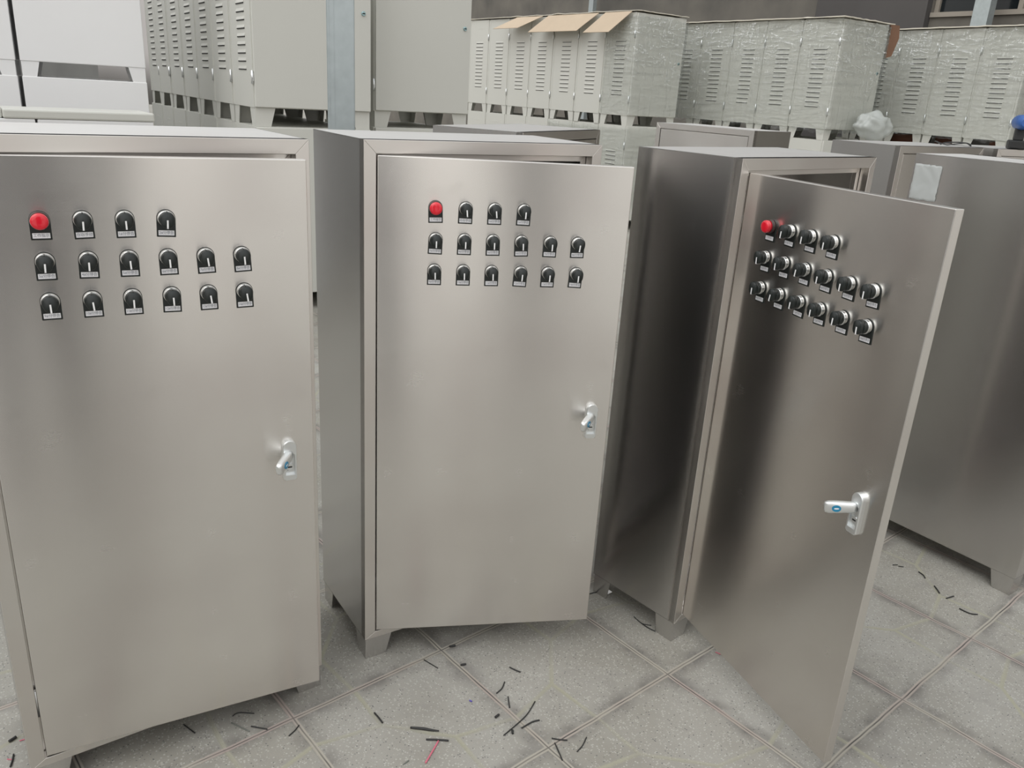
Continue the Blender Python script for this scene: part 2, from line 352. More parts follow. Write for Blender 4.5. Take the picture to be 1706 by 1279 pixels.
# ------------------------------------------------------------------ stainless control cabinets
CW, CD, CH, LG, FB, BR, GAP = .6, .2952, 1.251, .0594, .027, .0171, .003
DWID = CW - 2 * FB - 2 * GAP; DZ0 = LG + BR + GAP; DZ1 = CH - FB - GAP; DT = .020
def cabinet_body(open_front=True):
    m = MB(); t = .0015
    zb = LG
    # skins
    m.box(0, CW, .0, CD, zb, zb + t)
    m.box(0, t, 0, CD, zb, CH); m.box(CW - t, CW, 0, CD, zb, CH); m.box(t, CW - t, CD - t, CD, zb, CH)
    return m
def frame_mb():
    m = MB(); z0, z1 = LG, CH; d = .022; e = .0003
    o = [(0, z0), (CW, z0), (CW, z1), (0, z1)]; i = [(FB, z0 + BR), (CW - FB, z0 + BR), (CW - FB, z1 - FB), (FB, z1 - FB)]
    for k in range(4):
        j = (k + 1) % 4
        m.prism([o[k], o[j], i[j], i[k]], -.0012, d)
    # inner return lip
    o2 = [(FB - .002, z0 + BR - .002), (CW - FB + .002, z0 + BR - .002), (CW - FB + .002, z1 - FB + .002), (FB - .002, z1 - FB + .002)]
    i2 = [(FB + .016, z0 + BR + .016), (CW - FB - .016, z0 + BR + .016), (CW - FB - .016, z1 - FB - .014), (FB + .016, z1 - FB - .014)]
    for k in range(4):
        j = (k + 1) % 4
        m.prism([o2[k], o2[j], i2[j], i2[k]], d + .001, d + .014)
    return m
def leg_mb(sx, sy):
    """folded trapezoid corner foot; sx/sy = 0 or 1 corner"""
    m = MB(); t = .002; ins = .003; wt, wb = .070, .054; st, sb = .062, .050
    x = lambda a: (ins + a) if sx == 0 else (CW - ins - a)
    y = lambda a: (ins + a) if sy == 0 else (CD - ins - a)
    z = LG
    pf = [(x(0), 0), (x(wb), 0), (x(wt), z), (x(0), z)]
    y0, y1 = sorted((y(0), y(t))); m.prism(pf, y0, y1)
    ps = [(y(t), 0), (y(sb), 0), (y(st), z), (y(t), z)]
    x0, x1 = sorted((x(0), x(t))); m.prism(ps, x0, x1, axis='x')
    a0, a1 = sorted((x(t), x(sb * .8))); b0, b1 = sorted((y(t), y(sb * .8))); m.box(a0, a1, b0, b1, 0, .002)
    return m
def door_mb():
    # folded pan door: outer skin with returns and a closed back
    m = MB(); m.box(0, DWID, 0, DT, DZ0, DZ1); return m

# switch parts, local: y negative = towards the viewer, origin on the door face, plate bottom at z=0
def plate_mesh():
    m = MB(); w_, h_ = .0302, .0465; r = w_ / 2
    pts = [(-r, 0), (r, 0)] + [(r * math.cos(a), h_ - r + r * math.sin(a)) for a in [math.pi * k / 18 for k in range(19)]]
    m.prism(pts, -.0014, 0, 0)
    # raised label pocket rim
    x0, x1, z0, z1 = -.0136, .0136, .0016, .0122
    m.box(x0, x1, -.0021, -.0013, z0, z0 + .001); m.box(x0, x1, -.0021, -.0013, z1 - .001, z1); m.box(x0, x0 + .001, -.0021, -.0013, z0, z1); m.box(x1 - .001, x1, -.0021, -.0013, z0, z1)
    return m.data('legend_plate', [BLACK, WHITEP, INK])
ZC = .0465 - .0151
def bezel_mesh():
    m = MB(); c = (0, 0, ZC)
    m.lathe([(.0142, -.0014), (.0142, -.004), (.0136, -.0085), (.0128, -.0105), (.0118, -.0105), (.0115, -.008)], 40, 0, c=c, cap0=True, cap1=True)
    return m.data('selector_switch', [CHROME])
def knob_mesh():
    m = MB(); c = (0, 0, ZC)
    m.lathe([(.0122, -.007), (.0128, -.0125), (.0128, -.0165), (.0122, -.0185), (.004, -.0187)], 40, 0, c=c)
    # wide grip, pointer end down
    g = []
    for k in range(24):
        a = 2 * math.pi * k / 24; rx, rz = .0108, .0132
        g.append((rx * math.copysign(abs(math.cos(a)) ** .7, math.cos(a)), ZC + rz * math.copysign(abs(math.sin(a)) ** .8, math.sin(a))))
    g2 = [(x * .88, ZC + (z - ZC) * .95) for x, z in g]
    n = len(g)
    vs = [(x, -.0155, z) for x, z in g] + [(x, -.0245, z) for x, z in g] + [(x, -.0262, z) for x, z in g2]
    fs = [tuple(range(n)), tuple(range(3 * n - 1, 2 * n - 1, -1))]
    for a in (0, 1):
        for k in range(n): fs.append((a * n + k, a * n + (k + 1) % n, (a + 1) * n + (k + 1) % n, (a + 1) * n + k))
    m.mesh(vs, fs, 0, True)
    m.prism([(-.0014, ZC + .013), (0, ZC + .0145), (.0014, ZC + .013)], -.0245, -.0145, 0)
    # white pointer inlay
    m.box(-.0013, .0013, -.0268, -.0258, ZC - .0126, ZC + .0005, 1); m.box(-.0013, .0013, -.0268, -.014, ZC - .0136, ZC - .0122, 1)
    return m.data('knob', [BLACK, POINTER])
def lampbase_mesh():
    m = MB(); c = (0, 0, ZC)
    m.lathe([(.0146, -.0014), (.0146, -.005), (.0140, -.0085), (.0135, -.0095)], 40, 0, c=c); return m.data('indicator_lamp', [mat('dark_red_grey_plastic', (.05, .03, .028), .35)])
def lens_mesh():
    m = MB(); c = (0, 0, ZC)
    m.lathe([(.0131, -.009), (.0131, -.0165), (.0127, -.0185), (.0116, -.0202), (.008, -.0212), (.002, -.0214)], 40, 0, c=c); return m.data('lens', [RED])
PLATE, BEZEL, KNOB, LBASE, LENS = plate_mesh(), bezel_mesh(), knob_mesh(), lampbase_mesh(), lens_mesh()
# label strips with print
def text_mesh(txt, size):
    cu = bpy.data.curves.new('print', 'FONT'); cu.body = txt; cu.size = size; cu.align_x = 'CENTER'; cu.align_y = 'CENTER'; cu.resolution_u = 2
    o = bpy.data.objects.new('tmp', cu); COL.objects.link(o); dg = bpy.context.evaluated_depsgraph_get()
    me = bpy.data.meshes.new_from_object(o.evaluated_get(dg)); bpy.data.objects.remove(o); return me
def label_mesh(txt):
    m = MB(); m.box(-.0126, .0126, -.0019, -.0013, .0026, .0112, 0)
    tm = text_mesh(txt, .0062)
    xs = [v.co.x for v in tm.vertices] or [0]; wdt = max(xs) - min(xs); sx = min(1.0, .0225 / wdt) if wdt else 1
    m.mesh([(v.co.x * sx, -.00195, .0069 + v.co.y) for v in tm.vertices], [tuple(p.vertices) for p in tm.polygons], 1)
    bpy.data.meshes.remove(tm)
    return m.data('label', [WHITEP, INK], fixn=False)
LAB = {'lamp': label_mesh('工作指示'), 'auto': label_mesh('自动/手动')}
for i in range(1, 15): LAB[i] = label_mesh('%d#分停合' % i)
def part(name, data, parent, loc=(0, 0, 0), rot=(0, 0, 0)):
    o = bpy.data.objects.new(name, data); COL.objects.link(o); o.parent = parent; o.location = loc; o.rotation_euler = rot; return o
def switch(parent, x, z, y, ang, kind, lab, tilt=0., turn=0.):
    """parent = cabinet empty; (x,z) on the door; ang = door rotation; placed through the hinge transform"""
    hx, hy = FB + GAP, 0
    px = hx + x * math.cos(ang); py = hy + x * math.sin(ang)
    if kind == 'lamp': s = part('indicator_lamp', LBASE, parent, (px, py, z), (0, tilt, ang)); part('lens', LENS, s)
    else: s = part('selector_switch', BEZEL, parent, (px, py, z), (0, tilt, ang)); k = part('knob', KNOB, s, (ZC * math.sin(-turn) * -1 * 0, 0, 0))
    if kind != 'lamp' and turn:
        k.location = (ZC * math.sin(-turn), 0, ZC * (1 - math.cos(turn))); k.rotation_euler = (0, turn, 0)
    pl = part('legend_plate', PLATE, s)
    lb = part('label_strip', LAB[lab], s)
    return s
def handle(parent, x, z, ang, sticker=True):
    """flush plane lock: long rounded escutcheon with lever swung out"""
    hx = FB + GAP; px = hx + x * math.cos(ang); py = x * math.sin(ang)
    m = MB(); r = .0135; h = .086
    def outline(r, h, z0, cut=.004):
        return [(-r + cut, z0), (r - cut, z0), (r, z0 + cut)] + [(r * math.cos(a), z0 + h - r + r * math.sin(a)) for a in [math.pi * k / 20 for k in range(21)]] + [(-r, z0 + cut)]
    o1 = outline(r, h, 0); o2 = outline(r - .0012, h - .0024, .0012)
    n = len(o1)
    vs = [(a, 0, b) for a, b in o1] + [(a, -.008, b) for a, b in o1] + [(a, -.0105, b) for a, b in o2]
    # recess in the front for the lever
    def rec(r, z0, z1): return [(-r, z0), (r, z0), (r, z1)] + [(r * math.cos(a), z1 + r * math.sin(a)) for a in [math.pi * k / 18 for k in range(1, 18)]] + [(-r, z1)]
    fs = [tuple(range(n))[::-1]]
    for a in (0, 1):
        for k in range(n): fs.append((a * n + k, a * n + (k + 1) % n, (a + 1) * n + (k + 1) % n, (a + 1) * n + k))
    m.mesh(vs, fs, 0, False)
    # front face as ring around the recess: build by strips
    rc = rec(.0095, .012, .052); nr = len(rc)
    bmv = [Vector((a, -.0105, b)) for a, b in o2]; rv = [Vector((a, -.0105, b)) for a, b in rc]; rd = [Vector((a, -.0035, b)) for a, b in rc]
    def ang_of(v): return math.atan2(v.z - .045, v.x) % (2 * math.pi)
    # connect ring using bmesh triangle fill
    bm = bmesh.new(); A = [bm.verts.new(v) for v in bmv]; B = [bm.verts.new(v) for v in rv]; C_ = [bm.verts.new(v) for v in rd]
    ed = [bm.edges.new((A[i], A[(i + 1) % n])) for i in range(n)] + [bm.edges.new((B[i], B[(i + 1) % nr])) for i in range(nr)]
    bmesh.ops.triangle_fill(bm, use_beauty=True, edges=ed)
    for k in range(nr): bm.faces.new((B[k], B[(k + 1) % nr], C_[(k + 1) % nr], C_[k]))
    bm.faces.new(C_)
    bm.verts.index_update()
    m.mesh([v.co[:] for v in bm.verts], [tuple(v.index for v in f.verts) for f in bm.faces]); bm.free()
    m.box(-.0045, .0045, -.0042, -.0032, .020, .0235, 1)           # key slot
    m.lathe([(.0080, -.0035), (.0080, -.0055), (.0072, -.0062)], 24, 0, c=(0, 0, .028), cap0=False)
    m.box(-.0042, .0042, -.0070, -.0060, .0268, .0292, 1)
    s = part('lock_handle', m.data('lock_handle', [ZINC, SLOT]), parent, (px, py, z), (0, 0, ang))
    # lever: pivots near the top of the recess, swung straight out with slight droop
    lv = MB(); L_ = .074; secs = [(0, .0070, .0058), (.010, .0078, .0066), (.030, .0086, .0066), (.045, .0092, .0064), (.064, .0094, .0058), (.072, .0082, .0046), (.0745, .0055, .003)]
    N = 20
    for q, (d, a, b) in enumerate(secs):
        for k in range(N):
            t = 2 * math.pi * k / N; ct, st = math.cos(t), math.sin(t)
            lv.v.append((math.copysign(abs(ct) ** .6, ct) * a, math.copysign(abs(st) ** .6, st) * b, -d))
    for q in range(len(secs) - 1):
        for k in range(N):
            k2 = (k + 1) % N; lv.f.append((q * N + k, q * N + k2, (q + 1) * N + k2, (q + 1) * N + k)); lv.m.append(0); lv.sm.append(True)
    lv.f.append(tuple(range(N))); lv.m.append(0); lv.sm.append(False); lv.f.append(tuple(range((len(secs) - 1) * N, len(secs) * N))[::-1]); lv.m.append(0); lv.sm.append(False)
    if sticker:
        nn = 24; ov = [(.0052 * math.cos(2 * math.pi * k / nn), -.047 + .0105 * math.sin(2 * math.pi * k / nn)) for k in range(nn)]
        lv.prism(ov, -.0071, -.0062, 1); ov2 = [(x * .45, -.047 + (z + .047) * .55) for x, z in ov]; lv.prism([(x * .5, z) for x, z in ov2], -.0073, -.0070, 2)
    le = part('lever', lv.data('lever', [ZINC, BLUE, WHITEP]), s, (0, -.006, .056))
    dv = Vector((-.0307, -.0447, -.0086)); zc = -dv.normalized(); yc = -Vector((.82, -.57, 0)); yc = (yc - zc * yc.dot(zc)).normalized(); xc = yc.cross(zc)
    Mx = Matrix((xc, yc, zc)).transposed(); le.rotation_euler = Mx.to_euler(); le.scale = (1.3, 1.25, .80)
    return s
LEVROT = (.55, -.30, 0)

def steel_cabinet(loc, rz, label, door_ang=0., door_mat=None, fitted=False, dx=.0, group='stainless control cabinets', seed=0):
    c = empty('control_cabinet', (loc[0], loc[1], 0), rz, label, 'electrical cabinet', group)
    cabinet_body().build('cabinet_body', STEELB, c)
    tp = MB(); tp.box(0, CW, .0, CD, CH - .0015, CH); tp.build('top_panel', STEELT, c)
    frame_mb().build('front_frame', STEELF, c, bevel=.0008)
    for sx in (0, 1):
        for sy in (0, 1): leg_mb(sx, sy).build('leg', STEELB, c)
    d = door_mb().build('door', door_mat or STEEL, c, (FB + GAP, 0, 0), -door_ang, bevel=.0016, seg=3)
    if door_ang > .02:
        for hz in (DZ0 + .12, DZ1 - .12):
            h = MB(); h.tube([(FB + .002, .012, hz - .03), (FB + .002, .012, hz + .03)], .004, 12); h.build('hinge', ZINC, c)
    if fitted:
        R_ = random.Random(seed); n = 1
        rows = [(1.0895, ['lamp', 'auto', 1, 2]), (1.0235, [3, 4, 5, 6, 7, 8]), (.957, [9, 10, 11, 12, 13, 14])]
        for z, labs in rows:
            for i, lb in enumerate(labs):
                tl = R_.gauss(0, .025); tn = R_.gauss(0, .05)
                switch(c, .1115 + dx + .0619 * i, z, 0, -door_ang, 'lamp' if lb == 'lamp' else 'knob', lb, tilt=tl, turn=tn)
        handle(c, .490 + dx * .8, .5965, -door_ang)
    return c
cabA = steel_cabinet((-.8889, 1.2225), .6387, 'large stainless cabinet at the left edge, door just ajar with 16 controls and grey lever', .1318, fitted=True, seed=3)
cabB = steel_cabinet((-.3244, 1.6802), .5795, 'middle stainless cabinet with warm-toned door part open, red lamp and 15 black switches', .3992, fitted=True, dx=.009, seed=5)
cabC = steel_cabinet((.4658, 1.8257), .7279, 'stainless cabinet whose wide-open door swings toward the camera, white lever and blue sticker', 1.9016, fitted=True, dx=-.007, seed=8)
cabD = steel_cabinet((1.7939, 2.3256), 2.191, 'stainless cabinet cut by the right edge, showing its plain back panel and a foot', 0)
cabE = steel_cabinet((1.3934, 3.1955), .611, 'stainless cabinet behind the plain-backed one, top seen right of the wide-open door', 0)
cabF = steel_cabinet((-.0126, 2.3798), 1.124, 'stainless cabinet hidden behind the middle one, only its pale top corner showing', 0)
cabG = steel_cabinet((.6649, 4.4386), -.8717, 'dark stainless cabinet with closed door far behind the wide-open one', 0)
cabH = steel_cabinet((1.945, 3.54), .42, 'farthest right stainless cabinet, carrying the blue and black tool', 0)
# clear film patch left on the plain back panel
# ------------------------------------------------------------------ painted cabinets stored in rows, two high
PW, PD, PH, PF = .698, .4375, 1.0855, .1004
def painted_parts(W_=PW, D_=PD, H_=PH, f_=PF, body=PAINT, louv=True, lock=True):
    """returns list of (name, mesh, loc) sharing data between copies; local x = broad face, y = away along the row, x=0 is the louvred side"""
    out = []
    m = MB(); m.box(0, W_, .016, D_ - .002, f_, H_)
    if louv:
        for q in range(13):                                   # pressed louvres, lower 13
            z = f_ + .20 + q * .043
            y0, y1 = D_ * .30, D_ * .66
            m.prism([(0.0005, z + .020), (-.0045, z + .0028), (-.0045, z + .002), (0.0005, z + .002)], y0, y1)
        z = H_ - .105
        m.box(-.001, .0005, D_ * .34, D_ * .62, z, z + .012)
    # folded seams near the edges of the louvred side
    m.box(-.0025, .0005, .018, .030, f_, H_); m.box(-.0025, .0005, D_ - .016, D_ - .004, f_, H_)
    out.append(('cabinet_body', m.data('cabinet_body', body), 0.003))
    if louv:
        s = MB()
        for q in range(13):
            z = f_ + .20 + q * .043; s.box(-.0036, .0, D_ * .31, D_ * .65, z - .003, z + .0021)
        out.append(('louvre_slots', s.data('louvre_slots', SLOT), 0))
    d = MB(); d.box(.003, W_ - .003, -.002, .016, f_ + .004, H_ - .004)
    out.append(('door', d.data('door', body), .003))
    if lock:
        k = MB(); k.lathe([(.013, .0), (.013, -.006), (.011, -.0085)], 20, 0, c=(W_ - .05, -.002, H_ * .5 + .1), cap0=False); k.box(W_ - .058, W_ - .042, -.012, -.0104, H_ * .5 + .097, H_ * .5 + .103, 1)
        out.append(('lock', k.data('lock', [mat('blued_zinc', (.35, .5, .52), .3, .9), SLOT]), 0))
    for z in (f_ + .16, H_ - .20):
        h = MB(); h.lathe([(.007, z - .035), (.007, z + .035)], 10, 0, axis='z', c=(-.006, .010, 0)); h.box(-.006, .0, .004, .022, z - .02, z + .02, 0)
        out.append(('hinge', h.data('hinge', [ZINC]), 0))
    t = .003; wt, wb, st, sb = .115, .088, .098, .070
    for sx in (0, 1):
        for sy in (0, 1):
            g = MB(); x = (lambda a: .004 + a) if sx == 0 else (lambda a: W_ - .004 - a); y = (lambda a: .016 + a) if sy == 0 else (lambda a: D_ - .006 - a)
            y0, y1 = sorted((y(0), y(t))); g.prism([(x(0), 0), (x(wb), 0), (x(wt), f_), (x(0), f_)], y0, y1)
            x0, x1 = sorted((x(0), x(t))); g.prism([(y(t), 0), (y(sb), 0), (y(st), f_), (y(t), f_)], x0, x1, axis='x')
            out.append(('leg', g.data('leg', body), 0))
    return out
PP = painted_parts()
def painted(loc, rz, label, group, parts=PP, cat="cabinet", near=True):
    c = empty('painted_cabinet', loc, rz, label, cat, group)
    for nm, me, bv in parts:
        if nm == "lock" and not near: continue
        o = part(nm, me, c)
        if bv:
            b = o.modifiers.new('bevel', 'BEVEL'); b.width = bv; b.segments = 2; b.limit_method = 'ANGLE'; b.angle_limit = math.radians(60)
    return c
ORD = ['first', 'second', 'third', 'fourth', 'fifth', 'sixth', 'seventh', 'eighth']
def row(X, Y, a, n, desc, group, dx=.0, gap=.0015, s0=0):
    u = Vector((math.sin(a), math.cos(a), 0)); s = Vector((-math.cos(a), math.sin(a), 0)); rz = math.pi / 2 - a
    for k in range(s0, n):
        for lvl in (0, 1):
            jx = random.uniform(-.006, .006)
            p = Vector((X, Y, lvl * (PH + .0005))) + s * (k * (PD + gap)) + u * jx
            tier = 'upper' if lvl else 'lower'
            painted(p, rz, f'{tier} grey-white cabinet, {ORD[k]} from near end, {desc}', group, near=(k == 0))
row(-1.5297, 4.7983, .9812, 7, 'bright row left of galvanised post', 'louvred cabinets in the left row')
row(-.9894, 5.5410, .9596, 2, 'block just right of galvanised post', 'broad-faced cabinets beside the post')
row(1.0260, 8.9097, .9303, 7, 'centre row under cardboard flaps', 'louvred cabinets under the cardboard flaps')
row(2.8642, 8.2837, .9590, 5, 'film-wrapped row right of centre', 'film-wrapped cabinets right of centre')
row(4.4516, 7.9912, 1.0315, 5, 'film-wrapped row at right edge', 'film-wrapped cabinets at the right edge')

# far left: big plain white boxes, frontal, two high, two side by side
def white_box(loc, rz, W_, D_, H_, f_, label, group, legs=True):
    c = empty('painted_cabinet', loc, rz, label, 'cabinet', group)
    m = MB(); m.box(0, W_, 0, D_, f_, H_); m.build('cabinet_body', PAINTW, c, bevel=.004)
    t = .003
    for sx in (0, 1):
        for sy in (0, 1):
            g = MB(); wt, wb = W_ * .14, W_ * .11
            x = (lambda a: .004 + a) if sx == 0 else (lambda a: W_ - .004 - a); y = (lambda a: .004 + a) if sy == 0 else (lambda a: D_ - .004 - a)
            y0, y1 = sorted((y(0), y(t))); g.prism([(x(0), 0), (x(wb), 0), (x(wt), f_), (x(0), f_)], y0, y1)
            x0, x1 = sorted((x(0), x(t))); g.prism([(y(t), 0), (y(.06), 0), (y(.08), f_), (y(t), f_)], x0, x1, axis='x'); g.build('leg', PAINTW, c)
    return c
gz = math.radians(27.2); gu = Vector((math.cos(gz), math.sin(gz), 0)); G1 = Vector((-2.846, 4.823, 0)); gw = .643
L1 = 1.278
GG = 'plain white boxes at the far left'
white_box(G1, gz, gw, .48, L1, .09, 'plain white cabinet at far left, lower tier, beneath the wide white one', GG)
white_box(G1 + Vector((0, 0, L1)), gz, gw, .48, 1.2, .08, 'wide plain white cabinet at far left, upper tier, standing over a dark gap', GG)
G0 = G1 - gu * (gw + .022)
white_box(G0, gz, gw, .48, L1, .09, 'plain white cabinet at the picture corner, lower tier', GG)
white_box(G0 + Vector((0, 0, L1)), gz, gw, .48, 1.2, .08, 'plain white cabinet cut by the top left corner of the picture, upper tier', GG)
# two lower white cases in front with a pale sheet-metal lid resting on them
lz = math.radians(36.8); lu = Vector((math.cos(lz), math.sin(lz), 0)); LR = Vector((-1.914, 4.340, 0))
white_box(LR - lu * .52, lz, .52, .40, 1.10, .08, 'low white case behind the left stainless cabinet, right one under the pale lid', 'low white cases under the pale lid')
white_box(LR - lu * (.52 + .53), lz, .52, .40, 1.10, .08, 'low white case behind the left stainless cabinet, left one under the pale lid', 'low white cases under the pale lid')
ld = MB(); ld.box(-.66, .008, -.004, .30, 0, .042); ld.box(-.78, -.66, .02, .30, 0, .05)
o = ld.build('pale_lid', PAINT, loc=LR + Vector((0, 0, 1.101)), rotz=lz, bevel=.008); tag(o, 'pale painted lid lying flat on the low white cases at the left', 'lid')

# ------------------------------------------------------------------ cardboard sheets on the stored rows
CARD = mat('cardboard', (.52, .42, .31), .85, var=.07, vscale=8); CARDW = mat('bleached_cardboard', (.70, .66, .57), .85, var=.05, vscale=5)
BROWN = mat('brown_cardboard', (.22, .12, .075), .85, var=.2, vscale=6)
TOPZ = 2 * PH + .001
def rowframe(X, Y, a): return Matrix.Translation((X, Y, 0)) @ Matrix.Rotation(math.pi / 2 - a, 4, 'Z')
def crinkle_sheet(name, mt, X, Y, a, x0, x1, y0, y1, z, label, cat, amp=.012, nx=14, ny=24, th=.006, group=None, seed=1):
    R_ = random.Random(seed); m = MB(); P = {}
    for i in range(nx + 1):
        for j in range(ny + 1):
            edge = (i in (0, nx)) or (j in (0, ny))
            P[i, j] = (x0 + (x1 - x0) * i / nx + (R_.uniform(-amp, amp) if edge else 0), y0 + (y1 - y0) * j / ny + (R_.uniform(-amp, amp) if edge else 0), abs(R_.gauss(0, amp * .25)))
    for i in range(nx):
        for j in range(ny): m.face([P[i, j], P[i + 1, j], P[i + 1, j + 1], P[i, j + 1]])
    o = m.build(name, mt, loc=(X, Y, z + .004 + th), rotz=math.pi / 2 - a, merge=True)
    s = o.modifiers.new('thick', 'SOLIDIFY'); s.thickness = th; s.offset = 1
    return tag(o, label, cat, group)
G3 = (1.0260, 8.9097, .9303); G4 = (2.8642, 8.2837, .9590); G5 = (4.4516, 7.9912, 1.0315)
crinkle_sheet('cardboard_sheet', CARDW, *G3, -.03, .72, -.02, 3.05, TOPZ, 'long pale cardboard sheet covering the centre row', 'cardboard', seed=2)
crinkle_sheet('cardboard_sheet', CARDW, *G4, -.05, .74, -.03, 2.2, TOPZ, 'long bleached cardboard sheet covering the film-wrapped row right of centre', 'cardboard', amp=.013, th=.008, seed=3)
crinkle_sheet('cardboard_sheet', CARDW, *G5, -.04, .72, -.03, 2.25, TOPZ, 'long cardboard sheet covering the film-wrapped row at the right edge', 'cardboard', amp=.012, th=.009, seed=4)
def flap(y0, y1, drop, skew, out, label, curve=.0):
    """cardboard flap folded over the louvred edge, hanging out and down"""
    m = MB(); n = 6
    for k in range(n):
        t0, t1 = k / n, (k + 1) / n
        def P(t, y): return (-.03 - out * t, y + skew * t, .006 - drop * t - curve * t * t)
        m.face([P(t0, y0), P(t1, y0), P(t1, y1), P(t0, y1)])
    o = m.build('cardboard_flap', CARD, loc=(G3[0], G3[1], TOPZ), rotz=math.pi / 2 - G3[2], merge=True); s = o.modifiers.new('thick', 'SOLIDIFY'); s.thickness = .005
    return tag(o, label, 'cardboard', 'cardboard flaps folded over the centre row')
flap(.06, .46, .20, .16, .15, 'right cardboard flap hanging over the centre row, nearest the corner')
flap(.56, 1.42, .17, .17, .15, 'widest cardboard flap hanging over the centre row, between two small ones', .01)
flap(1.52, 2.02, .13, .28, .15, 'left cardboard flap hanging over the centre row, smallest and farthest')
# brown flap hanging between the two right rows
m = MB(); m.prism([(.745, -.30), (.86, -.27), (.93, -.10), (.90, .012), (.745, .012)], .02, .026)
tag(m.build('cardboard_piece', BROWN, loc=(G4[0], G4[1], TOPZ), rotz=math.pi / 2 - G4[2]), 'dark brown cardboard piece hanging between the two film-wrapped rows', 'cardboard')

# ------------------------------------------------------------------ clear stretch film
def film_material():
    m = bpy.data.materials.new('stretch_film'); m.use_nodes = True; nt = m.node_tree; n = nt.nodes; l = nt.links; n.clear()
    def MA(op, a, c=None, d=None, clamp=False):
        x = n.new('ShaderNodeMath'); x.operation = op; x.use_clamp = clamp
        for i, q in enumerate((a, c, d)):
            if q is None: continue
            if isinstance(q, (int, float)): x.inputs[i].default_value = q
            else: l.new(q, x.inputs[i])
        return x.outputs[0]
    def MR(v, a, c, d, e):
        x = n.new('ShaderNodeMapRange'); l.new(v, x.inputs[0])
        for i, q in enumerate((a, c, d, e)): x.inputs[i + 1].default_value = q
        return x.outputs[0]
    t = n.new('ShaderNodeTexCoord')
    def NZ(sc, rot, s, det, dist):
        mp = n.new('ShaderNodeMapping'); mp.inputs['Scale'].default_value = sc; mp.inputs['Rotation'].default_value = rot; l.new(t.outputs['Object'], mp.inputs[0])
        no = n.new('ShaderNodeTexNoise'); no.inputs['Scale'].default_value = s; no.inputs['Detail'].default_value = det; no.inputs['Distortion'].default_value = dist; l.new(mp.outputs[0], no.inputs[0]); return no.outputs[0]
    a = NZ((.7, .7, 4.2), (.30, .25, 0), 3.2, 4, 1.2); b_ = NZ((2.6, 2.6, .6), (-.5, .4, .3), 3.4, 3, 1.6); c_ = NZ((1, 1, 1), (0, 0, 0), 1.3, 2, 0)
    # pulled creases, highlights painted in white: thin iso-lines of stretched noise, gathered in patches and near the top edge
    r1 = MR(MA('ABSOLUTE', MA('SUBTRACT', a, .5)), 0, .013, 1, 0); r2 = MR(MA('ABSOLUTE', MA('SUBTRACT', b_, .5)), 0, .008, 1, 0)
    sp = n.new('ShaderNodeSeparateXYZ'); l.new(t.outputs['Object'], sp.inputs[0]); topm = MR(sp.outputs[2], 1.45, 2.1, 0, .38)
    patch = MR(MA('ADD', c_, topm), .53, .78, .02, 1)
    ridge = MA('MULTIPLY', MA('MAXIMUM', r1, r2), patch)
    hgt = MA('ADD', MA('MULTIPLY', a, 1.0), MA('MULTIPLY', b_, .6))
    bp = n.new('ShaderNodeBump'); bp.inputs['Strength'].default_value = 1; bp.inputs['Distance'].default_value = .07; l.new(hgt, bp.inputs['Height'])
    out = n.new('ShaderNodeOutputMaterial'); mix = n.new('ShaderNodeMixShader'); tr = n.new('ShaderNodeBsdfTransparent'); tr.inputs[0].default_value = (.97, .98, .975, 1)
    gl = n.new('ShaderNodeBsdfGlossy'); gl.inputs['Roughness'].default_value = .16; gl.inputs[0].default_value = (.98, 1, 1, 1); l.new(bp.outputs[0], gl.inputs['Normal'])
    df = n.new('ShaderNodeBsdfDiffuse'); df.inputs[0].default_value = (.92, .94, .94, 1)
    m2 = n.new('ShaderNodeMixShader'); l.new(MR(ridge, 0, 1, .0, .8), m2.inputs[0]); l.new(gl.outputs[0], m2.inputs[1]); l.new(df.outputs[0], m2.inputs[2])
    fr = n.new('ShaderNodeLayerWeight'); fr.inputs[0].default_value = .25; l.new(bp.outputs[0], fr.inputs['Normal'])
    fac = MA('ADD', MR(fr.outputs['Fresnel'], 0, 1, .04, .52), MA('MULTIPLY', ridge, .75), clamp=True)
    l.new(fac, mix.inputs[0]); l.new(tr.outputs[0], mix.inputs[1]); l.new(m2.outputs[0], mix.inputs[2]); l.new(mix.outputs[0], out.inputs[0])
    return m
FILM = film_material()
def wrap(G, n, z0, z1, label, w_=PW, seed=1, amp=.004, d=.014):
    """film wound round the row: louvred side, near end and a little of the far face"""
    R_ = random.Random(seed); L_ = n * (PD + .0015); path = []
    N1, N2, N3 = int(L_ / .03), int(w_ / .03), 12
    for k in range(N1 + 1): path.append((-d, L_ * (1 - k / N1) - d * (k / N1)))
    for k in range(1, N2 + 1): path.append((-d + (w_ + 2 * d) * k / N2, -d - .004))
    for k in range(1, N3 + 1): path.append((w_ + d, L_ * .4 * k / N3))
    NZ = 30; m = MB(); idx = {}
    vs = []
    for i, (x, y) in enumerate(path):
        for j in range(NZ + 1):
            z = z0 + (z1 - z0) * j / NZ + (R_.uniform(-.012, .012) if j in (0, NZ) else 0)
            vs.append((x + R_.gauss(0, amp * .35), y + R_.gauss(0, amp * .35), z))
    fs = [(i * (NZ + 1) + j, (i + 1) * (NZ + 1) + j, (i + 1) * (NZ + 1) + j + 1, i * (NZ + 1) + j + 1) for i in range(len(path) - 1) for j in range(NZ)]
    m.mesh(vs, fs, 0, True)
    o = m.build('stretch_wrap', FILM, loc=(G[0], G[1], 0), rotz=math.pi / 2 - G[2], fixn=False)
    return tag(o, label, 'plastic film', 'clear film around the stored rows')
wrap(G3, 1, PH + PF + .01, TOPZ - .03, 'taut clear film around the near end of the centre row, upper tier', seed=1, amp=.001)
wrap(G4, 5, PH + PF - .03, TOPZ - .01, 'crinkled clear film around the row right of centre', seed=2)
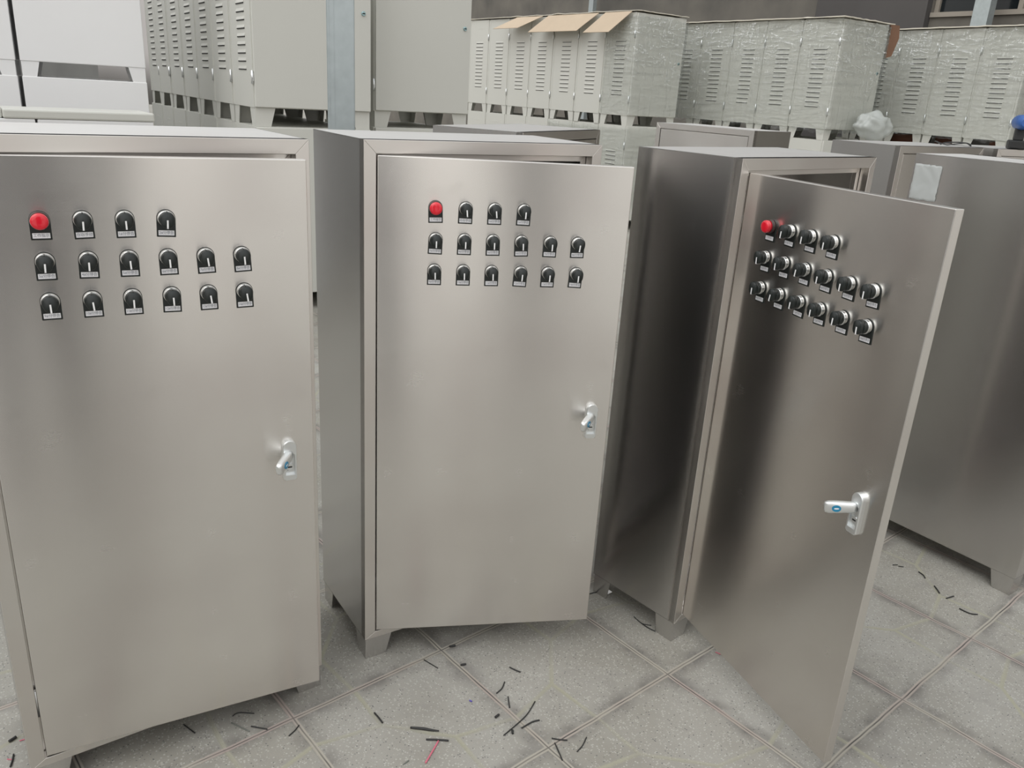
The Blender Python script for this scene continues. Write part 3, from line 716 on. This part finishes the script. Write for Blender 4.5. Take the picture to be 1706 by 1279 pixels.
wrap(G5, 5, PH + PF - .02, TOPZ - .01, 'shiny crinkled clear film around the row at the right edge', seed=3)
wrap((G3[0], G3[1], G3[2]), 3, .25, PH - .02, 'torn clear film on the lower tier of the centre row near its corner', seed=4)
# crumpled bag of spare film hanging at the corner foot of the wrapped row
bag = bmesh.new(); bmesh.ops.create_icosphere(bag, subdivisions=4, radius=1)
R_ = random.Random(5)
from mathutils import noise as mn
for f in bag.faces: f.smooth = True
for v in bag.verts:
    n_ = mn.noise(v.co * 2.2) * .35 + abs(mn.noise(v.co * 4.0)) * .16
    v.co *= (1 + n_ * .8); v.co.x *= .22; v.co.y *= .13; v.co.z *= .13
me = bpy.data.meshes.new('film_bundle'); bag.to_mesh(me); bag.free(); me.uv_layers.new(name='UVMap')
BAGM = mat('crumpled_film', (.58, .61, .59), .35, coat=.3)
BAGM.node_tree.nodes['Principled BSDF'].inputs['Alpha'].default_value = .62
me.materials.append(BAGM)
bo = bpy.data.objects.new('film_bundle', me); COL.objects.link(bo)
bo.location = Vector((G4[0], G4[1], PH + .15)) + Vector((math.sin(.959), math.cos(.959), 0)) * .50 - Vector((-math.cos(.959), math.sin(.959), 0)) * .17; bo.rotation_euler = (0, .15, math.pi / 2 - .959)
tag(bo, 'crumpled bundle of clear film bulging at the near foot of the wrapped row', 'plastic film')

# clear film rag stuck on the plain back panel of the right cabinet
rg = MB(); nx, ny = 14, 18; R_ = random.Random(9); Pv = {}
for i in range(nx + 1):
    for j in range(ny + 1):
        Pv[i, j] = (i / nx * .085 + R_.uniform(-.0012, .0012), .0012 + abs(mn.noise(Vector((i * .18, j * .14, 3)))) * .004, j / ny * .105 + (R_.uniform(-.002, .002)))
for i in range(nx):
    for j in range(ny): rg.face([Pv[i, j], Pv[i + 1, j], Pv[i + 1, j + 1], Pv[i, j + 1]], 0, True)
ro = rg.build('film_scrap', mat('milky_film', (.66, .69, .68), .3, alpha=.8), merge=True)
MD = Matrix.Translation((1.7939, 2.3256, 0)) @ Matrix.Rotation(2.191, 4, 'Z')
MATS['milky_film'].node_tree.nodes['Principled BSDF'].inputs['Alpha'].default_value = .55
ro.matrix_world = MD @ Matrix.Translation((.508, CD + .0004, 1.115))
sm_ = ro.modifiers.new('thick', 'SOLIDIFY'); sm_.thickness = .0006
tag(ro, 'milky scrap of protective film stuck near the top of the plain back panel', 'plastic film')

# brown boxes seen between the feet of the right row
for i, (s_, t_, w_) in enumerate(((.15, .30, .26), (.78, .34, .20), (1.22, .28, .30))):
    b_ = MB(); b_.box(-w_ / 2, w_ / 2, -.10, .10, 0, .085)
    b_.box(-w_ / 2 - .002, w_ / 2 + .002, -.012, .012, .0845, .0856)
    u = Vector((math.sin(1.0315), math.cos(1.0315), 0)); s = Vector((-math.cos(1.0315), math.sin(1.0315), 0))
    o = b_.build('brown_carton', mat('red_brown_carton', (.20, .085, .055), .7, var=.2), loc=Vector((G5[0], G5[1], PH + .001)) + u * t_ + s * s_, rotz=math.pi / 2 - 1.0315 + 1.57, bevel=.003)
    tag(o, 'flat red-brown carton between the cabinet feet at the right edge, ' + ('nearest the camera', 'middle one of three', 'farthest left of three')[i], 'carton', 'cartons between the feet of the right row')

# ------------------------------------------------------------------ tool and wires on the farthest right cabinet
tx = Vector((2.06, 3.62, CH + .0005))
t = empty('power_drill', tx, math.radians(70), 'blue and black power tool standing on the farthest right stainless cabinet', 'power tool')
BLUEP = mat('blue_tool_plastic', (.03, .11, .36), .35); SKIN = mat('pink_beige_rag', (.45, .30, .26), .8)
m = MB(); m.box(-.030, .030, -.035, .035, 0, .036); m.build('battery', BLACKM, t, bevel=.006)
m = MB(); m.prism([(-.020, .034), (.018, .034), (.024, .090), (-.014, .090)], -.018, .018); m.build('grip', BLACKM, t, bevel=.006)
m = MB(); m.lathe([(.016, -.085), (.026, -.075), (.030, -.02), (.030, .06), (.026, .078), (.018, .084)], 20, 0, axis='x', c=(0, 0, .108)); m.build('motor_housing', BLUEP, t)
m = MB(); m.lathe([(.018, .082), (.019, .105), (.012, .125), (.005, .135)], 18, 0, axis='x', c=(0, 0, .108)); m.build('chuck', BLACKM, t)
m = MB()
pts = [(1.765 + .075 * math.cos(a) + .01 * math.sin(3 * a), 3.56 + .03 * math.sin(a), CH + .003 + .012 * abs(math.sin(a * 1.5))) for a in [k * .35 for k in range(30)]]
m.tube(pts, .0025, 6); tag(m.build('wire_coil', RUBBER), 'loose loop of black wire beside the blue power tool', 'wire')
m = MB(); pts = [(1.50 + .035 * math.cos(a), 2.40 + .045 * math.sin(a) + .004 * a, CH + .0025) for a in [k * .4 for k in range(15)]]
m.tube(pts, .0016, 6); 
MDi = MD
m2 = MB(); pts = [MD @ Vector((.05 + .022 * math.cos(a), .16 + .035 * math.sin(a) + .002 * a, CH + .0018)) for a in [k * .4 for k in range(15)]]
m2.tube(pts, .0014, 6); tag(m2.build('wire_coil', RUBBER), 'small black wire loop lying on top of the cabinet cut by the right edge', 'wire')

# ------------------------------------------------------------------ wire offcuts on the floor
PINKW = mat('pink_wire', (.62, .16, .22), .5); GREYW = mat('grey_wire', (.16, .17, .15), .6); PURP = mat('purple_wire', (.10, .08, .40), .5); BLK = RUBBER
WIRES = [
('w1', [(-0.1784, 1.6933), (-0.1394, 1.6644)], 0.0011),
('w2', [(-0.1196, 1.7488), (-0.1041, 1.7551)], 0.0025),
('w3', [(-0.0847, 1.6803), (-0.0716, 1.6851)], 0.0025),
('w4', [(0.038, 1.6845), (0.0517, 1.6755), (0.0653, 1.6687)], 0.0016),
('w5', [(0.0271, 1.6294), (0.0211, 1.6055), (0.0088, 1.5878)], 0.0015),
('w6', [(0.0368, 1.5788), (0.039, 1.56), (0.0414, 1.5423)], 0.0015),
('w7', [(0.1011, 1.5683), (0.0836, 1.5264), (0.0618, 1.4941), (0.0301, 1.4539)], 0.0014),
('w8', [(0.1112, 1.5077), (0.0946, 1.5006), (0.0701, 1.4791)], 0.0017),
('w9', [(0.0092, 1.5066), (0.0171, 1.5161)], 0.0028),
('w10', [(-0.2677, 1.498), (-0.2556, 1.4838), (-0.2441, 1.4688)], 0.002),
('w11', [(-0.1799, 1.4587), (-0.1502, 1.4576), (-0.1338, 1.4553), (-0.1149, 1.454)], 0.0026),
('w12', [(-0.1406, 1.4268), (-0.1148, 1.4282), (-0.0909, 1.4274)], 0.002),
('w13', [(-0.1131, 1.4249), (-0.1238, 1.3911), (-0.1337, 1.3612)], 0.002),
('w14', [(-0.1806, 1.3532), (-0.1701, 1.3656)], 0.0012),
('w15', [(0.0491, 1.4707), (0.0504, 1.4599)], 0.0026),
('w16', [(-0.0537, 1.5578), (-0.0478, 1.5543)], 0.0018),
('w17', [(0.1379, 1.4544), (0.1543, 1.4517), (0.1729, 1.4513)], 0.0015),
('w18', [(0.1444, 1.4409), (0.1504, 1.4218), (0.1596, 1.3921)], 0.0015),
('w19', [(0.2165, 1.4637), (0.2059, 1.4381), (0.193, 1.4195)], 0.0013),
('w20', [(0.3794, 1.929), (0.3981, 1.9005), (0.423, 1.8941)], 0.0012),
('w21', [(0.3948, 1.9032), (0.4106, 1.8839), (0.4303, 1.8683)], 0.0014),
('w22', [(0.5785, 1.7954), (0.5941, 1.786)], 0.0012),
('w23', [(1.2546, 2.2928), (1.2719, 2.2962)], 0.0013),
('w24', [(1.2707, 2.2873), (1.2865, 2.2857)], 0.0013),
('w25', [(1.3228, 2.26), (1.3297, 2.2431), (1.3279, 2.2249)], 0.0018),
('w26', [(1.3368, 2.1825), (1.3365, 2.1652), (1.3344, 2.1437)], 0.002),
('w27', [(1.3426, 2.1178), (1.3724, 2.1328)], 0.0018),
('w28', [(1.3571, 2.0684), (1.3766, 2.0468), (1.3984, 2.0435)], 0.0018),
('w29', [(-0.53, 1.4343), (-0.4923, 1.4285)], 0.0014),
('w30', [(-0.427, 1.4467), (-0.4318, 1.43), (-0.4404, 1.4133)], 0.0013),
('w31', [(-0.5804, 1.4613), (-0.5708, 1.4726), (-0.5359, 1.4737)], 0.0012),
('w32', [(-0.5762, 1.4413), (-0.5539, 1.4305), (-0.5291, 1.4193)], 0.0013),
('w33', [(-0.6773, 1.4273), (-0.6433, 1.4044)], 0.0014),
('w34', [(-1.0153, 1.3476), (-1.0081, 1.3612)], 0.003),
('w35', [(-0.9864, 1.3155), (-0.979, 1.2984), (-0.9739, 1.2832)], 0.0018),
('w36', [(-0.9962, 1.3529), (-0.986, 1.3593)], 0.0012),
('w37', [(-0.9923, 1.3026), (-0.9814, 1.3024)], 0.001),
('w38', [(0.2447, 2.0135), (0.2721, 2.0319), (0.2956, 2.0387)], 0.0014),
]
WL = {
'w1': 'thin straight black wire offcut below the front foot of the middle cabinet', 'w2': 'short stubby black offcut on the joint crossing under the middle door',
'w3': 'stubby black offcut on the paver joint just below the middle door crossing', 'w4': 'short bent black offcut alone on the paver under the middle door',
'w5': 'curved black offcut touching the long joint below the middle door', 'w6': 'short upright-looking black offcut lying on the long joint',
'w7': 'longest black offcut, crossing the long paver joint in a gentle bow', 'w8': 'bent black offcut just right of where the longest one crosses the joint',
'w9': 'tiny thick black stub left of the longest offcut', 'w10': 'black offcut lying in the score line of the paver right of the left door',
'w11': 'thickest black offcut pair lying on the scored paver, lower centre', 'w12': 'straight black offcut just above the pink wire, lower centre',
'w13': 'pink wire offcut at the lower centre of the floor', 'w14': 'small grey offcut left of the pink wire', 'w15': 'tiny dark green-black stub beside the longest offcut',
'w16': 'tiny purple wire bit on the paver, lower centre', 'w17': 'slightly bent black offcut above the lower joint crossing', 'w18': 'black offcut lying along the joint at the lower edge of the picture',
'w19': 'curved black offcut on the paver right of the lower joint crossing', 'w20': 'curved black wire end in the shade under the wide-open-door cabinet, farther one',
'w21': 'curved black wire end beside the near foot of the wide-open-door cabinet', 'w22': 'short pinkish wire bit beside the lower edge of the wide-open door',
'w23': 'tiny black offcut right of the wide-open door, leftmost of two', 'w24': 'tiny black offcut right of the wide-open door, right of a similar one',
'w25': 'bent black offcut in front of the right-edge cabinet, uppermost of a trail', 'w26': 'straight thick offcut in the middle of the trail before the right-edge cabinet',
'w27': 'short offcut tilted the other way in the trail before the right-edge cabinet', 'w28': 'long curved black offcut at the lower end of the trail on the right',
'w29': 'straight black offcut on the joint below the left door', 'w30': 'curved black offcut near the crossing right of the left door', 'w31': 'bowed thin wire in the shade under the left door',
'w32': 'thin greenish-black wire under the left door, below a bowed one', 'w33': 'faint dark offcut under the left door, farthest left there',
'w34': 'thick black stub on the floor left of the left cabinet', 'w35': 'black offcut at the bottom left corner of the picture', 'w36': 'pink wire bit beside the thick stub left of the left cabinet',
'w37': 'tiny pink wire bit at the bottom left corner', 'w38': 'curved black wire reaching from the middle door to the foot of the next cabinet'}
for nm, pts, r in WIRES:
    P3 = [Vector((x, y, r + .0006)) for x, y in pts]
    if len(P3) == 2: P3 = [P3[0], (P3[0] + P3[1]) / 2, P3[1]]
    sm = []                                           # Catmull-Rom smoothing
    for i in range(len(P3) - 1):
        p0, p1, p2, p3 = P3[max(i - 1, 0)], P3[i], P3[i + 1], P3[min(i + 2, len(P3) - 1)]
        for q in range(4):
            t_ = q / 4; sm.append(.5 * ((2 * p1) + (p2 - p0) * t_ + (2 * p0 - 5 * p1 + 4 * p2 - p3) * t_ * t_ + (3 * p1 - p0 - 3 * p2 + p3) * t_ ** 3))
    sm.append(P3[-1])
    if nm == 'w11': rs = [r * (.6 + .6 * math.sin(math.pi * min(1, .15 + k / len(sm)))) for k in range(len(sm))]
    else: rs = None
    m = MB(); m.tube(sm, r, 8, rs=rs)
    mt = PINKW if nm in ('w13', 'w36', 'w37', 'w22') else GREYW if nm in ('w14', 'w32') else PURP if nm == 'w16' else BLK
    tag(m.build('wire_offcut', mt), WL[nm], 'wire offcut', 'wire offcuts scattered on the floor')

# ------------------------------------------------------------------ the photographer, seen only as a dark blurred reflection in the doors
def skinned(name, verts, edges, radii, mt, parent, sub=2):
    me = bpy.data.meshes.new(name); me.from_pydata(verts, edges, []); me.materials.append(mt)
    o = bpy.data.objects.new(name, me); COL.objects.link(o); o.parent = parent
    sk = o.modifiers.new('skin', 'SKIN'); sk.use_smooth_shade = True
    lay = me.skin_vertices[0].data
    for i, r in enumerate(radii): lay[i].radius = r if isinstance(r, tuple) else (r, r); lay[i].use_root = (i == 0)
    s = o.modifiers.new('sub', 'SUBSURF'); s.levels = sub; s.render_levels = sub
    return o
per = empty('person', (.04, -.42, 0), 0, 'person in dark work clothes behind the viewpoint, holding up a phone, only a dim reflection', 'person')
CLOTH = mat('dark_work_clothes', (.03, .032, .04), .85); SKINM = mat('skin', (.42, .26, .19), .5); HAIR = mat('black_hair', (.01, .009, .008), .6)
bv = [(0, 0, .93), (0, 0, 1.10), (0, .01, 1.28), (0, 0, 1.40), (0, .01, 1.48), (0, .03, 1.56), (0, .035, 1.64)]
be = [(0, 1), (1, 2), (2, 3), (3, 4), (4, 5), (5, 6)]
br2 = [(.155, .11), (.145, .105), (.165, .115), (.12, .085), (.052, .055), (.070, .085), (.066, .080)]
def add(ch, start, rad):
    prev = start
    for p_, r_ in zip(ch, rad): bv.append(p_); br2.append(r_); be.append((prev, len(bv) - 1)); prev = len(bv) - 1
    return prev
for s_ in (-1, 1):
    add([(s_ * .10, 0, .86), (s_ * .115, .015, .50), (s_ * .12, -.01, .10), (s_ * .125, .05, .045), (s_ * .13, .15, .035)], 0, [.095, .065, .045, .042, .036])
    w_ = add([(s_ * .185, 0, 1.385), (s_ * .225, .07, 1.15), (s_ * .12, .25, 1.24), (s_ * .075, .30, 1.30)], 3, [.060, .045, .034, .024])
    for f_ in range(4):
        add([(s_ * (.072 - f_ * .002), .325 + f_ * .002, 1.335 - f_ * .016), (s_ * (.050), .345, 1.340 - f_ * .016), (s_ * .030, .340, 1.342 - f_ * .016)], w_, [.009, .008, .007])
    add([(s_ * .055, .300, 1.325), (s_ * .040, .315, 1.335)], w_, [.010, .009])
body = skinned('body', bv, be, br2, CLOTH, per)
hm = bmesh.new(); bmesh.ops.create_uvsphere(hm, u_segments=24, v_segments=16, radius=1)
for v in hm.verts: v.co = Vector((v.co.x * .082, v.co.y * .098 - .005, v.co.z * .085 + 1.665))
me = bpy.data.meshes.new('hair'); hm.to_mesh(me); hm.free(); me.materials.append(HAIR); part('hair', me, per)
fc = MB(); fc.lathe([(.01, .118), (.045, .112), (.064, .085), (.068, .05)], 20, 0, c=(0, 0, 1.60)); fc.lathe([(.004, .150), (.012, .128), (.014, .110)], 10, 0, c=(0, 0, 1.595)); fc.build('face', SKINM, per)
ph = MB(); ph.box(-.078, .078, -.004, .004, 0, .075); po = ph.build('phone', BLACKM, loc=(.04, -.085, 1.285), bevel=.003); tag(po, 'black phone held up in both hands behind the viewpoint', 'phone')
